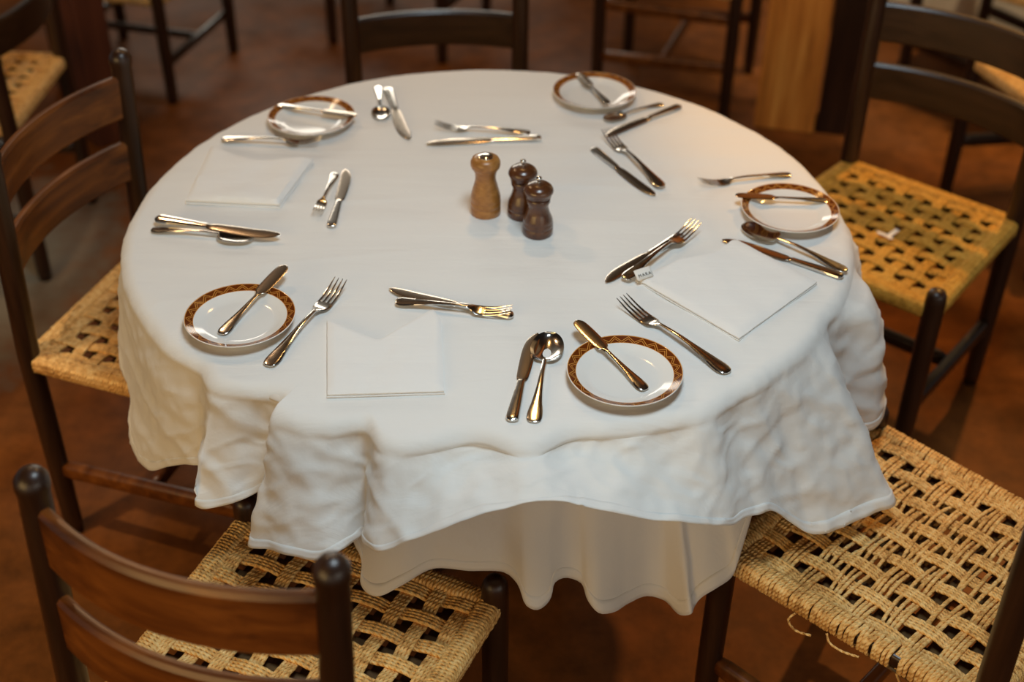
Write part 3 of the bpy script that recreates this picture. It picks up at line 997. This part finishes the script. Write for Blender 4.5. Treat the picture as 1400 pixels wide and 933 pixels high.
cutlery('spoon', (.3334, .4397), (.2142, .3611), 'spoon beside a knife below the far right side plate')
cutlery('knife', (.3668, .4276), (.2111, .3007), 'knife beside a spoon below the far right side plate')
cutlery('fork', (.3025, .1012), (.2137, .2978), 'fork leaning on a knife right of the mills', .0030, 0, .0)
cutlery('knife', (.1867, .2479), (.2837, .0753), 'knife under a fork right of the mills')
cutlery('knife', (.0924, .2862), (-.1228, .2639), 'knife behind the wooden shaker, below a fork')
cutlery('fork', (.0720, .2985), (-.1085, .3162), 'fork laid along a knife behind the wooden shaker', .0055)
cutlery('spoon', (-.2330, .5053), (-.2124, .3542), 'spoon beside a knife near the far table edge, right of rear left plate')
cutlery('knife', (-.2127, .4923), (-.1603, .2746), 'knife beside a spoon near the far table edge, right of rear left plate')
cutlery('butter', (-.4159, .3836), (-.2566, .3349), 'butter knife across the rear left side plate', .0150, 0, .02)
cutlery('fork', (-.5011, .2639), (-.3140, .2480), 'fork between the left napkin and the rear left side plate', .0040)
cutlery('knife', (-.2621, -.0406), (-.2542, .1576), 'shiny knife right of the left napkin')
cutlery('fork', (-.2756, .1385), (-.2916, -.0105), 'fork beside the shiny knife right of the left napkin', .0050, R(-12))
cutlery('knife', (-.5564, -.0302), (-.3408, -.0858), 'knife beside a spoon on the left side of the table', .0065, R(8))
cutlery('spoon', (-.5590, -.0540), (-.3830, -.0830), 'spoon beside a knife on the left side of the table', .0010)
cutlery('butter', (-.3865, -.3543), (-.3133, -.1914), 'butter knife on the left front side plate, blade over the rim', .0070, 0, .085)
cutlery('fork', (-.3078, -.4219), (-.2254, -.2145), 'single fork between left front side plate and front napkin')
cutlery('knife', (.0435, -.2924), (-.1523, -.2273), 'knife lying behind the front napkin, crossed by a fork', mirror=-1)
cutlery('fork', (-.1373, -.2589), (.0413, -.2905), 'fork crossing a knife behind the front napkin', .0035, R(8))

# mills and shaker
def turned(name, loc, parts, label, cat, group=None):
    root = link(name, None, None, (loc[0], loc[1], TZ - .0005))
    tag(root, label, cat, group)
    for pn, prof, mat in parts:
        mb = MB(); mb.lathe(prof, 40)
        link(pn, mb.mesh(pn, mat), root)
    return root
salt = [(.0, 0), (.0245, 0), (.0254, .002), (.0256, .014), (.0248, .0155), (.0248, .0165), (.0257, .018), (.0258, .024), (.0248, .0255), (.0248, .0265), (.0254, .028), (.0250, .036), (.0215, .050), (.0178, .064), (.0172, .070), (.0180, .078), (.0204, .085), (.0208, .0865), (.0238, .089), (.0252, .094), (.0250, .099), (.0222, .105), (.0150, .1085), (0, .1090)]
turned('salt_shaker', (-.0056, .0171), [('body', salt, M['shaker_wood']), ('metal_cap', [(0, .1075), (.0138, .1085), (.0128, .1096), (.007, .1107), (0, .1111)], M['steel'])], 'light brown wooden salt shaker left of the two dark mills', 'shaker')
mbody = [(.0, 0), (.0245, 0), (.0254, .002), (.0255, .013), (.0246, .0142), (.0246, .0152), (.0254, .0165), (.0250, .022), (.0242, .0235), (.0248, .0250), (.0238, .030), (.0195, .040), (.0168, .050), (.0172, .056), (.0195, .0605), (.0198, .070), (0, .0705)]
mhead = [(0, .0705), (.0212, .0705), (.0214, .075), (.0222, .0765), (.0240, .0780), (.0248, .0810), (.0240, .0845), (.0215, .0885), (.0160, .0925), (.0080, .0945), (0, .0950)]
mknob = [(0, .0940), (.0028, .0945), (.0030, .0965), (.0022, .0980), (.0040, .1000), (.0052, .1025), (.0046, .1050), (.0025, .1064), (0, .1068)]
for loc, lb in (((.0568, .0120), 'dark wooden pepper mill in the middle, partly hidden by the front mill'), ((.0824, -.0452), 'dark wooden pepper mill in front, nearest of the three')):
    turned('pepper_mill', loc, [('body', mbody, M['mill_wood']), ('head', mhead, M['mill_wood']), ('knob', mknob, M['steel'])], lb, 'pepper mill', 'dark pepper mills')

# napkins: folded squares built from stacked folds between a lower and an upper outline
def poly_at(pl, u):
    d_ = [0]
    for a, b in zip(pl, pl[1:]):
        d_.append(d_[-1] + math.dist(a, b))
    s_ = u * d_[-1]
    for i in range(len(pl) - 1):
        if s_ <= d_[i + 1] or i == len(pl) - 2:
            t = (s_ - d_[i]) / (d_[i + 1] - d_[i])
            return (pl[i][0] + (pl[i + 1][0] - pl[i][0]) * t, pl[i][1] + (pl[i + 1][1] - pl[i][1]) * t)

def fold(lo, hi, z0, th, seed, bulge=.002, n=26):
    mb = MB()
    top, bot = [], []
    for j in range(n + 1):
        for i in range(n + 1):
            u, v = i / n, j / n
            a, b = poly_at(lo, u), poly_at(hi, u)
            x, y = a[0] + (b[0] - a[0]) * v, a[1] + (b[1] - a[1]) * v
            e = min(u, 1 - u, v, 1 - v)
            ed = min(1, e / .055)
            ed = math.sqrt(1 - (1 - ed) ** 2)
            h = th * (.5 + .5 * ed) + bulge * ed * (.5 + noise.noise(Vector((x * 18, y * 18, seed)))) + .0008 * noise.noise(Vector((x * 60, y * 60, seed)))
            top.append((x, y, z0 + h))
            bot.append((x, y, z0 + th * .05))
    vs = top + bot
    m_ = (n + 1) ** 2
    fs = []
    for j in range(n):
        for i in range(n):
            a = j * (n + 1) + i
            fs.append((a, a + 1, a + n + 2, a + n + 1))
            fs.append((m_ + a, m_ + a + n + 1, m_ + a + n + 2, m_ + a + 1))
    edge = [i for i in range(n + 1)] + [j * (n + 1) + n for j in range(1, n + 1)] + [n * (n + 1) + i for i in range(n - 1, -1, -1)] + [j * (n + 1) for j in range(n - 1, 0, -1)]
    for a, b in zip(edge, edge[1:] + edge[:1]):
        fs.append((a, m_ + a, m_ + b, b))
    mb.add(vs, fs)
    return mb

def napkin(label, lo, hi, layers, seed, shrink=.02, bulge=.002):
    cx = sum(p[0] for p in lo + hi) / len(lo + hi); cy = sum(p[1] for p in lo + hi) / len(lo + hi)
    root = link('folded_napkin', None, None, (cx, cy, TZ + .0004))
    tag(root, label, 'napkin', 'folded white napkins')
    z = 0
    for k, th in enumerate(layers):
        s_ = 1 - shrink * k * .5
        l2 = [((x - cx) * s_, (y - cy) * s_) for x, y in lo]
        h2 = [((x - cx) * s_, (y - cy) * s_) for x, y in hi]
        link('fold', fold(l2, h2, z, th, seed + k, bulge if k == len(layers) - 1 else 0.0).mesh('fold', M['napkin'], sharp=42), root)
        z += th * .93
    return root
napkin('folded white napkin at the front left, beside the single fork', [(-.2146, -.4902), (-.0515, -.4794)], [(-.2367, -.3089), (-.1551, -.361), (-.0791, -.2773), (-.0655, -.3039)], [.0036, .0042], 2.0)
nr_ = napkin('folded white napkin at the right with a small lettered tag', [(.2345, -.1892), (.3769, -.3478)], [(.300, -.142), (.372, -.112), (.407, -.067), (.5209, -.194)], [.0040, .0045], 6.0, .012)
napkin('folded white napkin at the left, above the knife and spoon', [(-.5207, .0333), (-.357, .022)], [(-.515, .230), (-.430, .175), (-.3196, .1861)], [.0060, .0065], 11.0, bulge=.005)

# lettered tag on the right napkin
tg = link('napkin_tag', None, nr_)
mb = MB()
w2, h2 = .0150, .0088
vs = []
for i in range(9):
    u = i / 8
    for y in (-h2, h2):
        vs.append((-w2 + 2 * w2 * u, y, .0012 * math.sin(PI * u)))
m_ = len(vs)
vs2 = vs + [(x, y, z - .0006) for x, y, z in vs]
fs = []
for i in range(8):
    a = 2 * i
    fs += [(a, a + 2, a + 3, a + 1), (m_ + a, m_ + a + 1, m_ + a + 3, m_ + a + 2), (a, m_ + a, m_ + a + 2, a + 2), (a + 1, a + 3, m_ + a + 3, m_ + a + 1)]
fs += [(0, 1, m_ + 1, m_), (16, m_ + 16, m_ + 17, 17)]
mb.add(vs2, fs)
tag_o = link('label_tag', mb.mesh('label_tag', M['paper']), nr_)
bpy.data.objects.remove(tg)
nx, ny = nr_.location.x, nr_.location.y
tag_o.location = (.2470 - nx, -.1915 - ny, .0165)
tag_o.rotation_euler = (R(38), R(0), R(30))
def lettering(body, size, x, y, sp):
    cd = bpy.data.curves.new('lettering', 'FONT')
    cd.body, cd.size, cd.align_x, cd.align_y, cd.extrude, cd.space_character = body, size, 'CENTER', 'CENTER', .0001, sp
    tmp = bpy.data.objects.new('tmp', cd)
    COL.objects.link(tmp)
    dg = bpy.context.evaluated_depsgraph_get()
    me = bpy.data.meshes.new_from_object(tmp.evaluated_get(dg))
    bpy.data.objects.remove(tmp)
    me.materials.clear(); me.materials.append(M['ink'])
    o = link('lettering', me, tag_o, (x, y, .0016))
    return o
lettering('MARA', .0072, 0, -.0026, 1.35)
